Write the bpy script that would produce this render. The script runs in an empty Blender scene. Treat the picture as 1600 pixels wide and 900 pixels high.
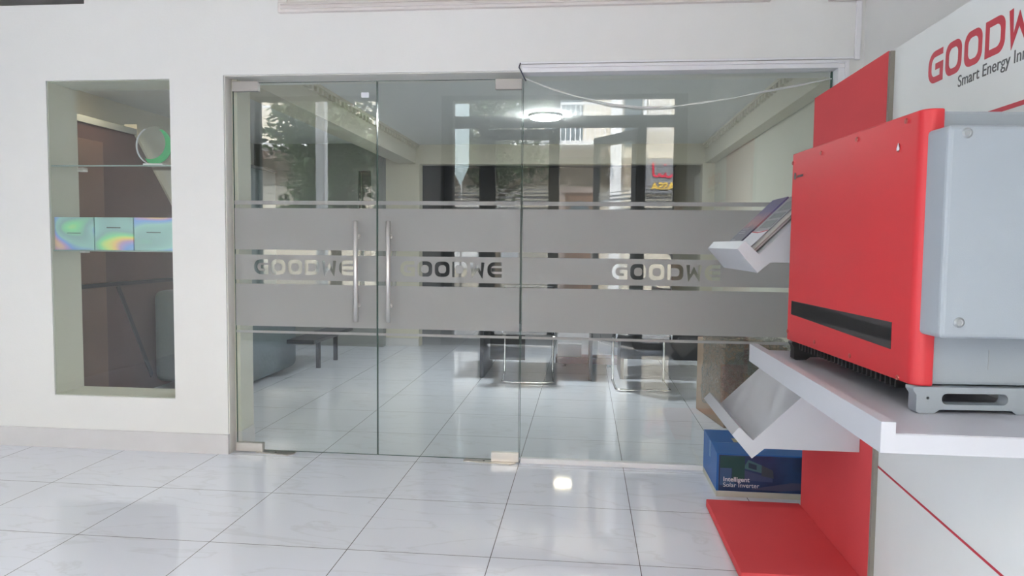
import bpy, bmesh, math, random
from mathutils import Vector, Matrix
from bpy_extras import node_shader_utils  # noqa: F401
random.seed(4)
PI = math.pi
scene = bpy.context.scene
COL = scene.collection

# ------------------------------------------------------------------ camera, sky, sun, exposure
cam_d = bpy.data.cameras.new('camera')
cam_d.sensor_fit = 'HORIZONTAL'; cam_d.sensor_width = 36.0
cam_d.lens = 1107.64 / 1600 * 36.0
cam_d.clip_start = 0.05; cam_d.clip_end = 300
cam = bpy.data.objects.new('camera', cam_d); COL.objects.link(cam)
F_ = Vector((-0.1016, 0.993, -0.0605)).normalized()
R_ = Vector((0.9947, 0.1024, 0.01)).normalized()
U_ = R_.cross(F_).normalized(); R_ = F_.cross(U_).normalized()
cam.matrix_world = Matrix(((R_.x, U_.x, -F_.x, 0), (R_.y, U_.y, -F_.y, 0), (R_.z, U_.z, -F_.z, 1.2678), (0, 0, 0, 1)))
scene.camera = cam

vs = scene.view_settings
vs.view_transform = 'Standard'; vs.look = 'None'; vs.gamma = 1.0; vs.use_curve_mapping = False
vs.exposure = 2.83
try:
    scene.display_settings.display_device = 'sRGB'
except Exception:
    pass
scene.cycles.use_denoising = True
scene.cycles.max_bounces = 14
scene.cycles.diffuse_bounces = 6
scene.cycles.glossy_bounces = 6
scene.cycles.transmission_bounces = 8
scene.cycles.transparent_max_bounces = 24
scene.cycles.caustics_reflective = False
scene.cycles.caustics_refractive = False
scene.cycles.sample_clamp_indirect = 6.0

world = bpy.data.worlds.new('daylight_sky'); scene.world = world
world.use_nodes = True
wn = world.node_tree
bg = wn.nodes['Background']
sky = wn.nodes.new('ShaderNodeTexSky'); sky.sky_type = 'NISHITA'; sky.sun_disc = False
sky.sun_elevation = math.radians(55); sky.sun_rotation = math.radians(0); sky.air_density = 1.0; sky.dust_density = 2.5
mixs = wn.nodes.new('ShaderNodeMixRGB'); mixs.inputs[0].default_value = 0.6
mixs.inputs[2].default_value = (8.6, 9.1, 10.1, 1)
wn.links.new(sky.outputs[0], mixs.inputs[1]); wn.links.new(mixs.outputs[0], bg.inputs[0])
bg.inputs[1].default_value = 0.32

def add_light(name, kind, loc, energy, rot=(0, 0, 0), color=(1, 1, 1), **kw):
    d = bpy.data.lights.new(name, kind); d.energy = energy; d.color = color
    for k, v in kw.items(): setattr(d, k, v)
    o = bpy.data.objects.new(name, d); COL.objects.link(o); o.location = loc; o.rotation_euler = rot
    return o
# midday sun from behind the shop, over its roof, onto the far side of the street
sun = add_light('sun', 'SUN', (0, 10, 20), 3.4, (math.radians(-38), 0, math.radians(14)), (1, .95, .90), angle=math.radians(0.8))
# sky portals in the shopfront openings
for nm, x0, x1, z0, z1 in (('portal_doors', -1.78, 1.16, 0.0, 3.08), ('portal_window', -4.2, -2.62, 0.55, 3.1)):
    po = add_light(nm, 'AREA', ((x0 + x1) / 2, -0.80, (z0 + z1) / 2), 1, (math.radians(90), 0, 0), shape='RECTANGLE', size=x1 - x0, size_y=z1 - z0)
    po.data.cycles.is_portal = True

# ------------------------------------------------------------------ helpers
def tag(o, label=None, cat=None, group=None, kind=None):
    if label: o['label'] = label
    if cat: o['category'] = cat
    if group: o['group'] = group
    if kind: o['kind'] = kind
    return o

def thing(name, label, cat, loc=(0, 0, 0), rz=0, group=None):
    o = bpy.data.objects.new(name, None); COL.objects.link(o)
    o.empty_display_size = .1
    o.location = loc; o.rotation_euler = (0, 0, rz)
    return tag(o, label, cat, group)

class MB:
    """collects geometry in one bmesh"""
    def __init__(s): s.bm = bmesh.new()
    def box(s, x0, x1, y0, y1, z0, z1, bevel=0, M=None, seg=2):
        t = bmesh.new()
        bmesh.ops.create_cube(t, size=1)
        for v in t.verts:
            v.co = Vector(((x0 + x1) / 2 + v.co.x * (x1 - x0), (y0 + y1) / 2 + v.co.y * (y1 - y0), (z0 + z1) / 2 + v.co.z * (z1 - z0)))
        if bevel: bmesh.ops.bevel(t, geom=list(t.edges), offset=bevel, segments=seg, affect='EDGES', profile=.5)
        return s.merge(t, M)
    def merge(s, t, M=None):
        if M is not None: bmesh.ops.transform(t, matrix=M, verts=t.verts)
        me = bpy.data.meshes.new('tmp'); t.to_mesh(me); t.free()
        s.bm.from_mesh(me); bpy.data.meshes.remove(me); return s
    def prism(s, pts, axis, a, b, bevel=0, M=None):
        """pts 2D outline; axis 'x': pts are (y,z), 'y': (x,z), 'z': (x,y); extruded a..b"""
        t = bmesh.new()
        def mk(p, c):
            return {'x': (c, p[0], p[1]), 'y': (p[0], c, p[1]), 'z': (p[0], p[1], c)}[axis]
        A = [t.verts.new(mk(p, a)) for p in pts]; B = [t.verts.new(mk(p, b)) for p in pts]
        n = len(pts)
        t.faces.new(A); t.faces.new(B[::-1])
        for i in range(n): t.faces.new((A[i], B[i], B[(i + 1) % n], A[(i + 1) % n]))
        bmesh.ops.recalc_face_normals(t, faces=t.faces)
        if bevel: bmesh.ops.bevel(t, geom=list(t.edges), offset=bevel, segments=2, affect='EDGES', profile=.5)
        return s.merge(t, M)
    def tube(s, pts, r, n=12, M=None, caps=True):
        t = bmesh.new(); pts = [Vector(p) for p in pts]; rings = []
        rr = r if isinstance(r, (list, tuple)) else [r] * len(pts)
        up = None
        for i, p in enumerate(pts):
            d = (pts[min(i + 1, len(pts) - 1)] - pts[max(i - 1, 0)]).normalized()
            if up is None:
                up = Vector((0, 0, 1)) if abs(d.z) < .9 else Vector((1, 0, 0))
            a = d.cross(up).normalized(); b = a.cross(d).normalized(); up = b
            rings.append([t.verts.new(p + (a * math.cos(2 * PI * k / n) + b * math.sin(2 * PI * k / n)) * rr[i]) for k in range(n)])
        for i in range(len(rings) - 1):
            for k in range(n):
                f = t.faces.new((rings[i][k], rings[i][(k + 1) % n], rings[i + 1][(k + 1) % n], rings[i + 1][k])); f.smooth = True
        if caps: t.faces.new(rings[0][::-1]); t.faces.new(rings[-1])
        bmesh.ops.recalc_face_normals(t, faces=t.faces)
        return s.merge(t, M)
    def lathe(s, prof, c=(0, 0, 0), n=32, M=None):
        t = bmesh.new(); rings = []
        for r, z in prof:
            rings.append([t.verts.new((c[0] + r * math.cos(2 * PI * k / n), c[1] + r * math.sin(2 * PI * k / n), c[2] + z)) for k in range(n)])
        for i in range(len(rings) - 1):
            for k in range(n):
                f = t.faces.new((rings[i][k], rings[i][(k + 1) % n], rings[i + 1][(k + 1) % n], rings[i + 1][k])); f.smooth = True
        t.faces.new(rings[0][::-1]); t.faces.new(rings[-1])
        bmesh.ops.recalc_face_normals(t, faces=t.faces)
        return s.merge(t, M)
    def build(s, name, mat, parent=None, kind=None, local=False):
        if parent is not None and not local:
            off = parent.location.copy(); q = parent.parent
            while q is not None: off += q.location; q = q.parent
            bmesh.ops.translate(s.bm, vec=-off, verts=s.bm.verts)
        me = bpy.data.meshes.new(name); s.bm.to_mesh(me); s.bm.free()
        o = bpy.data.objects.new(name, me); COL.objects.link(o)
        if mat: me.materials.append(mat)
        o.parent = parent
        if kind: o['kind'] = kind
        return o

def copy_tree(o, parent=None):
    c = o.copy(); COL.objects.link(c); c.parent = parent
    for ch in list(o.children): copy_tree(ch, c)
    return c

def flat(contours, thick, M):
    """filled 2D contours (nested ones become holes) with a thickness, mapped by M -> MB"""
    cu = bpy.data.curves.new('tmpc', 'CURVE'); cu.dimensions = '2D'; cu.fill_mode = 'BOTH'; cu.extrude = thick / 2
    for pts in contours:
        sp = cu.splines.new('POLY'); sp.points.add(len(pts) - 1)
        for i, (x, y) in enumerate(pts): sp.points[i].co = (x, y, 0, 1)
        sp.use_cyclic_u = True
    o = bpy.data.objects.new('tmpo', cu)
    me = bpy.data.meshes.new_from_object(o)
    me.transform(M)
    mb = MB(); mb.bm.from_mesh(me)
    bpy.data.objects.remove(o); bpy.data.curves.remove(cu); bpy.data.meshes.remove(me)
    return mb

def text(body, size, thick, M, bold=0.0, mb=None, spacing=1.0):
    cu = bpy.data.curves.new('tmpt', 'FONT'); cu.body = body; cu.size = size; cu.extrude = thick / 2; cu.offset = bold
    cu.space_character = spacing
    o = bpy.data.objects.new('tmpo', cu)
    me = bpy.data.meshes.new_from_object(o); me.transform(M)
    mb = mb or MB(); mb.bm.from_mesh(me)
    bpy.data.objects.remove(o); bpy.data.curves.remove(cu); bpy.data.meshes.remove(me)
    return mb

def axes(o, u, v):
    """matrix mapping local x->u, y->v, z->u x v, origin o"""
    u = Vector(u); v = Vector(v); w = u.cross(v)
    return Matrix(((u.x, v.x, w.x, o[0]), (u.y, v.y, w.y, o[1]), (u.z, v.z, w.z, o[2]), (0, 0, 0, 1)))

def rrect(x0, x1, y0, y1, r, n=6, corners=(1, 1, 1, 1)):
    pts = []
    for k, (cx, cy, a0) in enumerate(((x1 - r, y1 - r, 0), (x0 + r, y1 - r, 90), (x0 + r, y0 + r, 180), (x1 - r, y0 + r, 270))):
        if corners[k]:
            for i in range(n + 1):
                a = math.radians(a0 + 90 * i / n); pts.append((cx + r * math.cos(a), cy + r * math.sin(a)))
        else:
            pts.append(((x1, y1), (x0, y1), (x0, y0), (x1, y0))[k])
    return pts

def stroke(path, w):
    L, Rr = [], []
    n = len(path)
    for i in range(n):
        p = Vector(path[i])
        d1 = (p - Vector(path[i - 1])).normalized() if i > 0 else None
        d2 = (Vector(path[i + 1]) - p).normalized() if i < n - 1 else None
        if d1 is None: d1 = d2
        if d2 is None: d2 = d1
        t = (d1 + d2)
        if t.length < 1e-6: t = d1
        t.normalize(); nn = Vector((-t.y, t.x)); k = min(1 / max(.35, nn.dot(Vector((-d1.y, d1.x)))), 2.2)
        L.append(tuple(p + nn * w / 2 * k)); Rr.append(tuple(p - nn * w / 2 * k))
    return L + Rr[::-1]

def arc(cx, cy, r, a0, a1, n=6):
    return [(cx + r * math.cos(math.radians(a0 + (a1 - a0) * i / n)), cy + r * math.sin(math.radians(a0 + (a1 - a0) * i / n))) for i in range(n + 1)]

def letter(ch, W, H, w):
    """squarish rounded logo letters as nested contours"""
    r = min(W, H) * .34; h = w / 2
    if ch == 'O':
        return [rrect(0, W, 0, H, r), rrect(w, W - w, w, H - w, r * .62)]
    if ch == 'D':
        return [rrect(0, W, 0, H, r, corners=(1, 0, 0, 1)), rrect(w, W - w, w, H - w, r * .62, corners=(1, 0, 0, 1))]
    if ch == 'G':
        p = [(W * .97, H - h)] + arc(h + r, H - h - r, r, 90, 180) + arc(h + r, h + r, r, 180, 270) + [(W - h, h), (W - h, H * .5), (W * .48, H * .5)]
        return [stroke(p, w)]
    if ch == 'W':
        p = [(h, H - h * .3), (W * .20, h * 1.2), (W * .5, H * .66), (W * .80, h * 1.2), (W - h, H - h * .3)]
        return [stroke(p, w * .92)]
    if ch == 'E':
        p = [(W * .97, H - h)] + arc(h + r, H - h - r, r, 90, 180) + arc(h + r, h + r, r, 180, 270) + [(W * .97, h)]
        return [stroke(p, w), [(w + .002, H * .5 - h), (W * .97, H * .5 - h), (W * .97, H * .5 + h), (w + .002, H * .5 + h)]]
    return []

def logo(x0, z0, total, H, w, word='GOODWE', gap=.15):
    n = len(word); adv = total / (n - gap); W = adv * (1 - gap); out = []
    for i, ch in enumerate(word):
        for c in letter(ch, W, H, w): out.append([(x0 + i * adv + px, z0 + pz) for px, pz in c])
    return out

# ------------------------------------------------------------------ materials
def newmat(name):
    m = bpy.data.materials.new(name); m.use_nodes = True
    return m, m.node_tree.nodes, m.node_tree.links

def pbr(name, col, rough=.5, metal=0, noise=0, nscale=8, bump=0, bscale=60, spec=.5, coat=0, emit=None, estr=0):
    m, n, l = newmat(name); b = n['Principled BSDF']
    b.inputs['Base Color'].default_value = (*col, 1); b.inputs['Roughness'].default_value = rough
    b.inputs['Metallic'].default_value = metal; b.inputs['Specular IOR Level'].default_value = spec
    if coat: b.inputs['Coat Weight'].default_value = coat; b.inputs['Coat Roughness'].default_value = .08
    tc = n.new('ShaderNodeTexCoord')
    nz = n.new('ShaderNodeTexNoise'); nz.inputs['Scale'].default_value = nscale; nz.inputs['Detail'].default_value = 4
    l.new(tc.outputs['Object'], nz.inputs['Vector'])
    mx = n.new('ShaderNodeMixRGB'); mx.blend_type = 'MIX'
    a = noise or .02
    mx.inputs[1].default_value = (*[max(0, c * (1 - a)) for c in col], 1)
    mx.inputs[2].default_value = (*[min(1, c * (1 + a)) for c in col], 1)
    l.new(nz.outputs['Fac'], mx.inputs[0]); l.new(mx.outputs[0], b.inputs['Base Color'])
    if bump:
        nb = n.new('ShaderNodeTexNoise'); nb.inputs['Scale'].default_value = bscale; l.new(tc.outputs['Object'], nb.inputs['Vector'])
        bp = n.new('ShaderNodeBump'); bp.inputs['Strength'].default_value = bump; bp.inputs['Distance'].default_value = .01
        l.new(nb.outputs['Fac'], bp.inputs['Height']); l.new(bp.outputs[0], b.inputs['Normal'])
    if emit: b.inputs['Emission Color'].default_value = (*emit, 1); b.inputs['Emission Strength'].default_value = estr
    return m

def glass_mat(name, tint, ior=1.5):
    m, n, l = newmat(name); n.remove(n['Principled BSDF'])
    t = n.new('ShaderNodeBsdfTransparent'); t.inputs[0].default_value = (*tint, 1)
    g = n.new('ShaderNodeBsdfGlossy'); g.inputs['Roughness'].default_value = 0.0; g.inputs[0].default_value = (1, 1, 1, 1)
    geo = n.new('ShaderNodeNewGeometry')
    # plain Fresnel for both sides of the pane, from the facing angle
    dot = n.new('ShaderNodeVectorMath'); dot.operation = 'DOT_PRODUCT'
    l.new(geo.outputs['Incoming'], dot.inputs[0]); l.new(geo.outputs['Normal'], dot.inputs[1])
    ab = n.new('ShaderNodeMath'); ab.operation = 'ABSOLUTE'; l.new(dot.outputs['Value'], ab.inputs[0])
    om = n.new('ShaderNodeMath'); om.operation = 'SUBTRACT'; om.inputs[0].default_value = 1; l.new(ab.outputs[0], om.inputs[1])
    pw = n.new('ShaderNodeMath'); pw.operation = 'POWER'; l.new(om.outputs[0], pw.inputs[0]); pw.inputs[1].default_value = 5
    r0 = ((ior - 1) / (ior + 1)) ** 2
    ma = n.new('ShaderNodeMath'); ma.operation = 'MULTIPLY_ADD'; l.new(pw.outputs[0], ma.inputs[0]); ma.inputs[1].default_value = 1 - r0; ma.inputs[2].default_value = r0
    mx = n.new('ShaderNodeMixShader'); l.new(ma.outputs[0], mx.inputs[0]); l.new(t.outputs[0], mx.inputs[1]); l.new(g.outputs[0], mx.inputs[2])
    l.new(mx.outputs[0], n['Material Output'].inputs[0])
    return m

def film_mat(name, col, trans=.5, clear=.05):
    m, n, l = newmat(name); n.remove(n['Principled BSDF'])
    d = n.new('ShaderNodeBsdfDiffuse'); d.inputs[0].default_value = (*col, 1)
    tr = n.new('ShaderNodeBsdfTranslucent'); tr.inputs[0].default_value = (*col, 1)
    tp = n.new('ShaderNodeBsdfTransparent')
    tc = n.new('ShaderNodeTexCoord'); nz = n.new('ShaderNodeTexNoise'); nz.inputs['Scale'].default_value = 400
    l.new(tc.outputs['Object'], nz.inputs['Vector'])
    mr = n.new('ShaderNodeMapRange'); mr.inputs[3].default_value = trans - .03; mr.inputs[4].default_value = trans + .03
    l.new(nz.outputs['Fac'], mr.inputs[0])
    m1 = n.new('ShaderNodeMixShader'); l.new(mr.outputs[0], m1.inputs[0]); l.new(d.outputs[0], m1.inputs[1]); l.new(tr.outputs[0], m1.inputs[2])
    m2 = n.new('ShaderNodeMixShader'); m2.inputs[0].default_value = clear; l.new(m1.outputs[0], m2.inputs[1]); l.new(tp.outputs[0], m2.inputs[2])
    l.new(m2.outputs[0], n['Material Output'].inputs[0])
    return m

def floor_mat():
    m, n, l = newmat('marble_floor_tile'); b = n['Principled BSDF']
    tc = n.new('ShaderNodeTexCoord'); sx = n.new('ShaderNodeSeparateXYZ'); l.new(tc.outputs['Object'], sx.inputs[0])
    def math_(op, a, v=None, v2=None):
        k = n.new('ShaderNodeMath'); k.operation = op; l.new(a, k.inputs[0])
        if v is not None:
            if isinstance(v, (int, float)): k.inputs[1].default_value = v
            else: l.new(v, k.inputs[1])
        return k.outputs[0]
    dists = []
    for out, off in ((sx.outputs[0], -1.5625), (sx.outputs[1], 3.3872)):
        a = math_('SUBTRACT', out, off - 60.0); a = math_('DIVIDE', a, .6); a = math_('FRACT', a)
        a = math_('SUBTRACT', a, .5); a = math_('ABSOLUTE', a); a = math_('SUBTRACT', a, .5); a = math_('ABSOLUTE', a)
        dists.append(math_('MULTIPLY', a, .6))
    d = math_('MINIMUM', dists[0], dists[1]); grout = math_('LESS_THAN', d, .0017)
    # faint diagonal veins
    mp = n.new('ShaderNodeMapping'); mp.inputs['Rotation'].default_value = (0, 0, math.radians(-38)); mp.inputs['Scale'].default_value = (1.0, 3.4, 1)
    l.new(tc.outputs['Object'], mp.inputs[0])
    nz = n.new('ShaderNodeTexNoise'); nz.inputs['Scale'].default_value = 1.6; nz.inputs['Detail'].default_value = 5; nz.inputs['Distortion'].default_value = .6
    l.new(mp.outputs[0], nz.inputs['Vector'])
    v = math_('SUBTRACT', nz.outputs['Fac'], .5); v = math_('ABSOLUTE', v)
    cr = n.new('ShaderNodeValToRGB'); l.new(v, cr.inputs[0])
    cr.color_ramp.elements[0].position = 0; cr.color_ramp.elements[0].color = (.76, .785, .85, 1)
    cr.color_ramp.elements[1].position = .022; cr.color_ramp.elements[1].color = (.83, .86, .94, 1)
    mx = n.new('ShaderNodeMixRGB'); l.new(grout, mx.inputs[0]); l.new(cr.outputs[0], mx.inputs[1]); mx.inputs[2].default_value = (.16, .16, .17, 1)
    l.new(mx.outputs[0], b.inputs['Base Color'])
    b.inputs['Roughness'].default_value = .05; b.inputs['Specular IOR Level'].default_value = .55
    return m

M_wall = pbr('white_wall_paint', (.78, .78, .77), .75, noise=.015, bump=.05, bscale=90)
M_ceil = pbr('white_ceiling_paint', (.76, .76, .75), .8)
M_cream = pbr('cream_wall_paint', (.66, .65, .57), .8, noise=.02)
M_creamtrim = pbr('cream_beam_paint', (.66, .63, .53), .7)
M_intceil = pbr('inner_ceiling_paint', (.76, .77, .76), .8)
M_greywall = pbr('grey_wall_paint', (.30, .31, .30), .8, noise=.03)
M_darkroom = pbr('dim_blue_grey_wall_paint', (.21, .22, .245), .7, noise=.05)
M_floor = floor_mat()
M_skirt = pbr('marble_skirting', (.66, .65, .66), .18, noise=.06, nscale=5)
M_glass = glass_mat('door_glass', (.955, .975, .96))
M_sglass = glass_mat('shopfront_glass', (.98, .985, .98))
M_gedge = pbr('green_glass_edge', (.06, .12, .10), .2)
M_film = film_mat('frosted_film', (.58, .58, .575), .52, .04)
M_filmw = film_mat('white_window_film', (.80, .80, .80), .5, .05)
M_steel = pbr('brushed_steel', (.80, .78, .76), .32, .85)
M_steelflat = pbr('satin_steel_fitting', (.70, .66, .62), .35, .85)
M_steeltop = pbr('grey_steel_fitting', (.42, .40, .39), .4, .6)
M_screwgrey = pbr('grey_screw_metal', (.38, .40, .41), .4, .5)
M_chrome = pbr('chrome', (.80, .80, .82), .08, 1)
M_upvc = pbr('white_plastic_frame', (.80, .80, .83), .35)
M_pinkframe = pbr('off_white_painted_frame', (.72, .68, .66), .5)
M_alu = pbr('dark_grey_aluminium', (.055, .058, .062), .5, .0)
M_jamb = pbr('beige_jamb_plaster', (.78, .77, .73), .7)
M_melamine = pbr('white_melamine', (.52, .53, .57), .45)
M_meltop = pbr('grey_white_worktop', (.50, .50, .55), .4)
M_panel = pbr('white_display_panel', (.76, .78, .77), .5)
M_redboard = pbr('red_laminate', (.72, .085, .095), .75, noise=.03, spec=.2)
M_redink = pbr('red_vinyl', (.55, .035, .06), .5)
M_greyink = pbr('grey_vinyl', (.10, .10, .10), .5)
M_invred = pbr('red_powder_coat', (.60, .030, .040), .42, noise=.02, bump=.05, bscale=700)
M_invgrey = pbr('grey_cast_aluminium', (.33, .37, .41), .5, .0, noise=.03, bump=.06, bscale=500)
M_invdark = pbr('dark_grey_film', (.035, .033, .035), .4)
M_black = pbr('black_plastic', (.02, .02, .022), .45)
M_blackfab = pbr('black_fabric', (.03, .03, .034), .8)
M_desk = pbr('dark_desk_laminate', (.045, .046, .055), .3)
M_maroon = pbr('maroon_board', (.10, .02, .03), .4)
M_paper = pbr('white_paper', (.72, .73, .78), .6)
M_sofa = pbr('teal_grey_upholstery', (.115, .15, .16), .65, noise=.12, nscale=6, bump=.3, bscale=20)
M_brown = pbr('dark_brown_wood', (.10, .055, .05), .4, noise=.2, nscale=3)
M_brown2 = pbr('mid_brown_wood', (.17, .10, .075), .4, noise=.2, nscale=4)
M_card = pbr('brown_cardboard', (.36, .26, .19), .8, noise=.08)
M_bluebox = pbr('bright_blue_carton_print', (.02, .13, .42), .4, noise=.04)
M_boxedge = pbr('cream_carton_edge', (.55, .53, .46), .7)
M_cable = pbr('white_cable_sheath', (.72, .74, .72), .4)
M_darkcable = pbr('dark_cable_sheath', (.05, .05, .09), .5)
M_lamp = pbr('led_diffuser', (1, 1, 1), .4, emit=(.93, .97, 1), estr=33)
M_lampw = pbr('warm_led_diffuser', (1, 1, 1), .4, emit=(1, .86, .62), estr=4)
M_leaf = pbr('green_leaves', (.085, .125, .055), .5, noise=.4, nscale=3)
M_bark = pbr('tree_bark', (.12, .09, .06), .9, noise=.3)
M_asphalt = pbr('street_asphalt', (.16, .16, .165), .9, noise=.15)
M_pave = pbr('pavement_concrete', (.42, .40, .38), .85, noise=.1)
M_facade = pbr('cream_facade_plaster', (.62, .56, .46), .85, noise=.05)
M_pinkband = pbr('pinkish_facade_band', (.52, .42, .36), .85, noise=.05)
M_whitefac = pbr('white_facade_paint', (.75, .75, .75), .7)
M_railing = pbr('white_railing_paint', (.78, .79, .80), .5)
M_winglass = pbr('facade_window_glass', (.10, .13, .15), .12)
M_brdoor = pbr('brown_carved_door_wood', (.20, .12, .08), .5, noise=.2)
M_signred = pbr('red_sign_letters', (.70, .02, .06), .5)
M_signyel = pbr('yellow_sign_letters', (.85, .55, .08), .5)
M_signbg = pbr('grey_sign_board', (.20, .20, .21), .6)
M_banner = pbr('pale_blue_banner_cloth', (.45, .55, .58), .7)

def stucco_mat():
    m = pbr('swirled_stucco', (.64, .54, .42), .85, noise=.04); n = m.node_tree.nodes; l = m.node_tree.links
    tc = n.new('ShaderNodeTexCoord'); w = n.new('ShaderNodeTexNoise'); w.inputs['Scale'].default_value = 3.5; w.inputs['Distortion'].default_value = 3
    l.new(tc.outputs['Object'], w.inputs['Vector'])
    wv = n.new('ShaderNodeMath'); wv.operation = 'MULTIPLY'; wv.inputs[1].default_value = 60; l.new(w.outputs['Fac'], wv.inputs[0])
    sn = n.new('ShaderNodeMath'); sn.operation = 'SINE'; l.new(wv.outputs[0], sn.inputs[0])
    bp = n.new('ShaderNodeBump'); bp.inputs['Strength'].default_value = .8; bp.inputs['Distance'].default_value = .05
    l.new(sn.outputs[0], bp.inputs['Height']); l.new(bp.outputs[0], n['Principled BSDF'].inputs['Normal'])
    return m
M_stucco = stucco_mat()

def holo_mat(name, seed, low, hue0):
    """holographic foil print: rainbow swirls fixed in the foil"""
    m, n, l = newmat(name); b = n['Principled BSDF']
    tc = n.new('ShaderNodeTexCoord'); mp = n.new('ShaderNodeMapping'); mp.inputs['Location'].default_value = (seed, seed * 1.7, 0)
    mp.inputs['Scale'].default_value = (3.0, 3.0, 5.5); l.new(tc.outputs['Object'], mp.inputs[0])
    nz = n.new('ShaderNodeTexNoise'); nz.inputs['Scale'].default_value = 1.0; nz.inputs['Detail'].default_value = 0; nz.inputs['Distortion'].default_value = .5
    l.new(mp.outputs[0], nz.inputs['Vector'])
    ma = n.new('ShaderNodeMath'); ma.operation = 'MULTIPLY_ADD'; ma.inputs[1].default_value = 2.2; ma.inputs[2].default_value = hue0
    l.new(nz.outputs['Fac'], ma.inputs[0]); fr = n.new('ShaderNodeMath'); fr.operation = 'FRACT'; l.new(ma.outputs[0], fr.inputs[0])
    cr = n.new('ShaderNodeValToRGB'); l.new(fr.outputs[0], cr.inputs[0]); e = cr.color_ramp.elements
    cols = [(0, (.34, .52, .53)), (.25, (.40, .66, .64)), (.42, (.28, .45, .85)), (.52, (.60, .40, .68)), (.62, (.95, .68, .30)), (.70, (.78, .85, .30)), (.80, (.34, .80, .45)), (1, (.34, .52, .53))]
    e[0].position = 0; e[0].color = (*cols[0][1], 1); e[1].position = 1; e[1].color = (*cols[-1][1], 1)
    for p, c in cols[1:-1]:
        k = e.new(p); k.color = (*c, 1)
    l.new(cr.outputs[0], b.inputs['Base Color']); b.inputs['Roughness'].default_value = .35; b.inputs['Metallic'].default_value = .25
    return m

# ------------------------------------------------------------------ setting: front room
def struct(mb, name, mat, parent=None):
    return mb.build(name, mat, parent, 'structure')
WF, WB = 3.985, 4.235          # faces of the partition wall
GY = 4.0594                    # glass plane
ZC = 3.55                      # front room ceiling
SF0, SF1 = -0.80, -0.60        # shopfront wall faces

struct(MB().box(-4.6, 1.62, -0.80, 12.6, -.12, 0), 'floor', M_floor)
struct(MB().box(-4.75, 1.75, -0.95, 4.3, ZC, ZC + .15), 'ceiling', M_ceil)

# partition wall: pieces round niche window, door opening, upper windows
w = MB()
w.box(-4.6, -3.215, WF, WB, 0, 2.66)
w.box(-3.215, -2.435, WF, WB, 0, .325)
w.box(-3.215, -2.435, WF, WB, 2.217, 2.66)
w.box(-2.435, -2.105, WF, WB, 0, 2.66)
w.box(-2.105, 1.36, WF, WB, 2.235, 2.60)
w.box(1.36, 1.45, WF, WB, 0, 2.60)
w.box(-2.105, -1.76, WF, WB, 2.60, 2.66)
w.box(-2.957, -1.76, WF, WB, 2.66, ZC)
w.box(.96, 1.45, WF, WB, 2.60, ZC)
w.box(-4.6, -2.957, WF, WB, 3.3, ZC); w.box(-1.76, .96, WF, WB, 3.3, ZC)
struct(w, 'wall_back', M_wall)
struct(MB().box(-2.1048, -2.1005, WF + .012, WB - .001, 0, 2.234).box(-2.1005, 1.315, WF + .012, WB - .001, 2.2305, 2.2345), 'trim_jamb', M_jamb)
struct(MB().box(-4.75, -4.6, -.95, 12.75, -.12, 3.8), 'wall_left', M_wall)
struct(MB().box(1.45, 1.6, -.8, WB, -.12, ZC), 'wall_right', M_wall)
w = MB()
w.box(-4.6, -4.22, SF0, SF1, 0, ZC); w.box(-4.22, -2.58, SF0, SF1, 0, .55); w.box(-4.22, -2.58, SF0, SF1, 3.12, ZC)
w.box(-2.58, -1.80, SF0, SF1, 0, ZC); w.box(-1.80, 1.20, SF0, SF1, 3.10, ZC); w.box(1.20, 1.45, SF0, SF1, 0, ZC)
struct(w, 'wall_front', M_wall)
sk = MB().box(-4.6, -2.108, WF - .011, WF, 0, .12, bevel=.002)
sk.box(-2.108, -2.101, WF - .011, WF + .075, 0, .12)
struct(sk, 'baseboard_back', M_skirt)
struct(MB().box(-2.102, -2.06, GY + .012, WB + .004, 0, .12, bevel=.003), 'baseboard_jamb', M_skirt)
struct(MB().box(-2.1, -2.066, GY + .012, WB, .12, 2.23), 'trim_inner_jamb', M_cream)

# ------------------------------------------------------------------ setting: inner office
ICZ = 2.478
struct(MB().box(-4.6, 1.62, 4.235, 8.75, ICZ, ICZ + .12), 'ceiling_inner', M_intceil)
struct(MB().box(-4.6, -4.08, 4.235, 8.6, 0, ICZ), 'wall_inner_left', M_cream)
struct(MB().box(1.50, 1.62, 4.235, 12.6, 0, 2.62), 'wall_inner_right', M_cream)
w = MB(); w.box(-2.45, -2.03, 8.575, 8.75, 0, ICZ); w.box(1.36, 1.50, 8.575, 8.75, 0, ICZ); w.box(-2.03, 1.36, 8.575, 8.75, 2.245, 2.74)
struct(w, 'wall_inner_back', M_creamtrim)
w = MB(); w.box(-4.08, -2.76, 8.45, 8.6, 0, ICZ); w.box(-2.76, -2.60, 8.45, 8.6, 0, .9); w.box(-2.76, -2.60, 8.45, 8.6, 2.15, ICZ); w.box(-2.60, -2.45, 8.45, 8.75, 0, ICZ)
struct(w, 'wall_inner_grey', M_greywall)
struct(MB().box(-2.45, -2.03, 8.56, 8.575, 0, .10), 'baseboard_inner', M_skirt)
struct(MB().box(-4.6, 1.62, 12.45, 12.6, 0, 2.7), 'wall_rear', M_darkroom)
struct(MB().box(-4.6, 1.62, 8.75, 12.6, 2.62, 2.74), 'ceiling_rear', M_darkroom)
struct(MB().box(-4.6, -2.5, 8.6, 12.45, 0, 2.62), 'wall_rear_left', M_darkroom)

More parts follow.
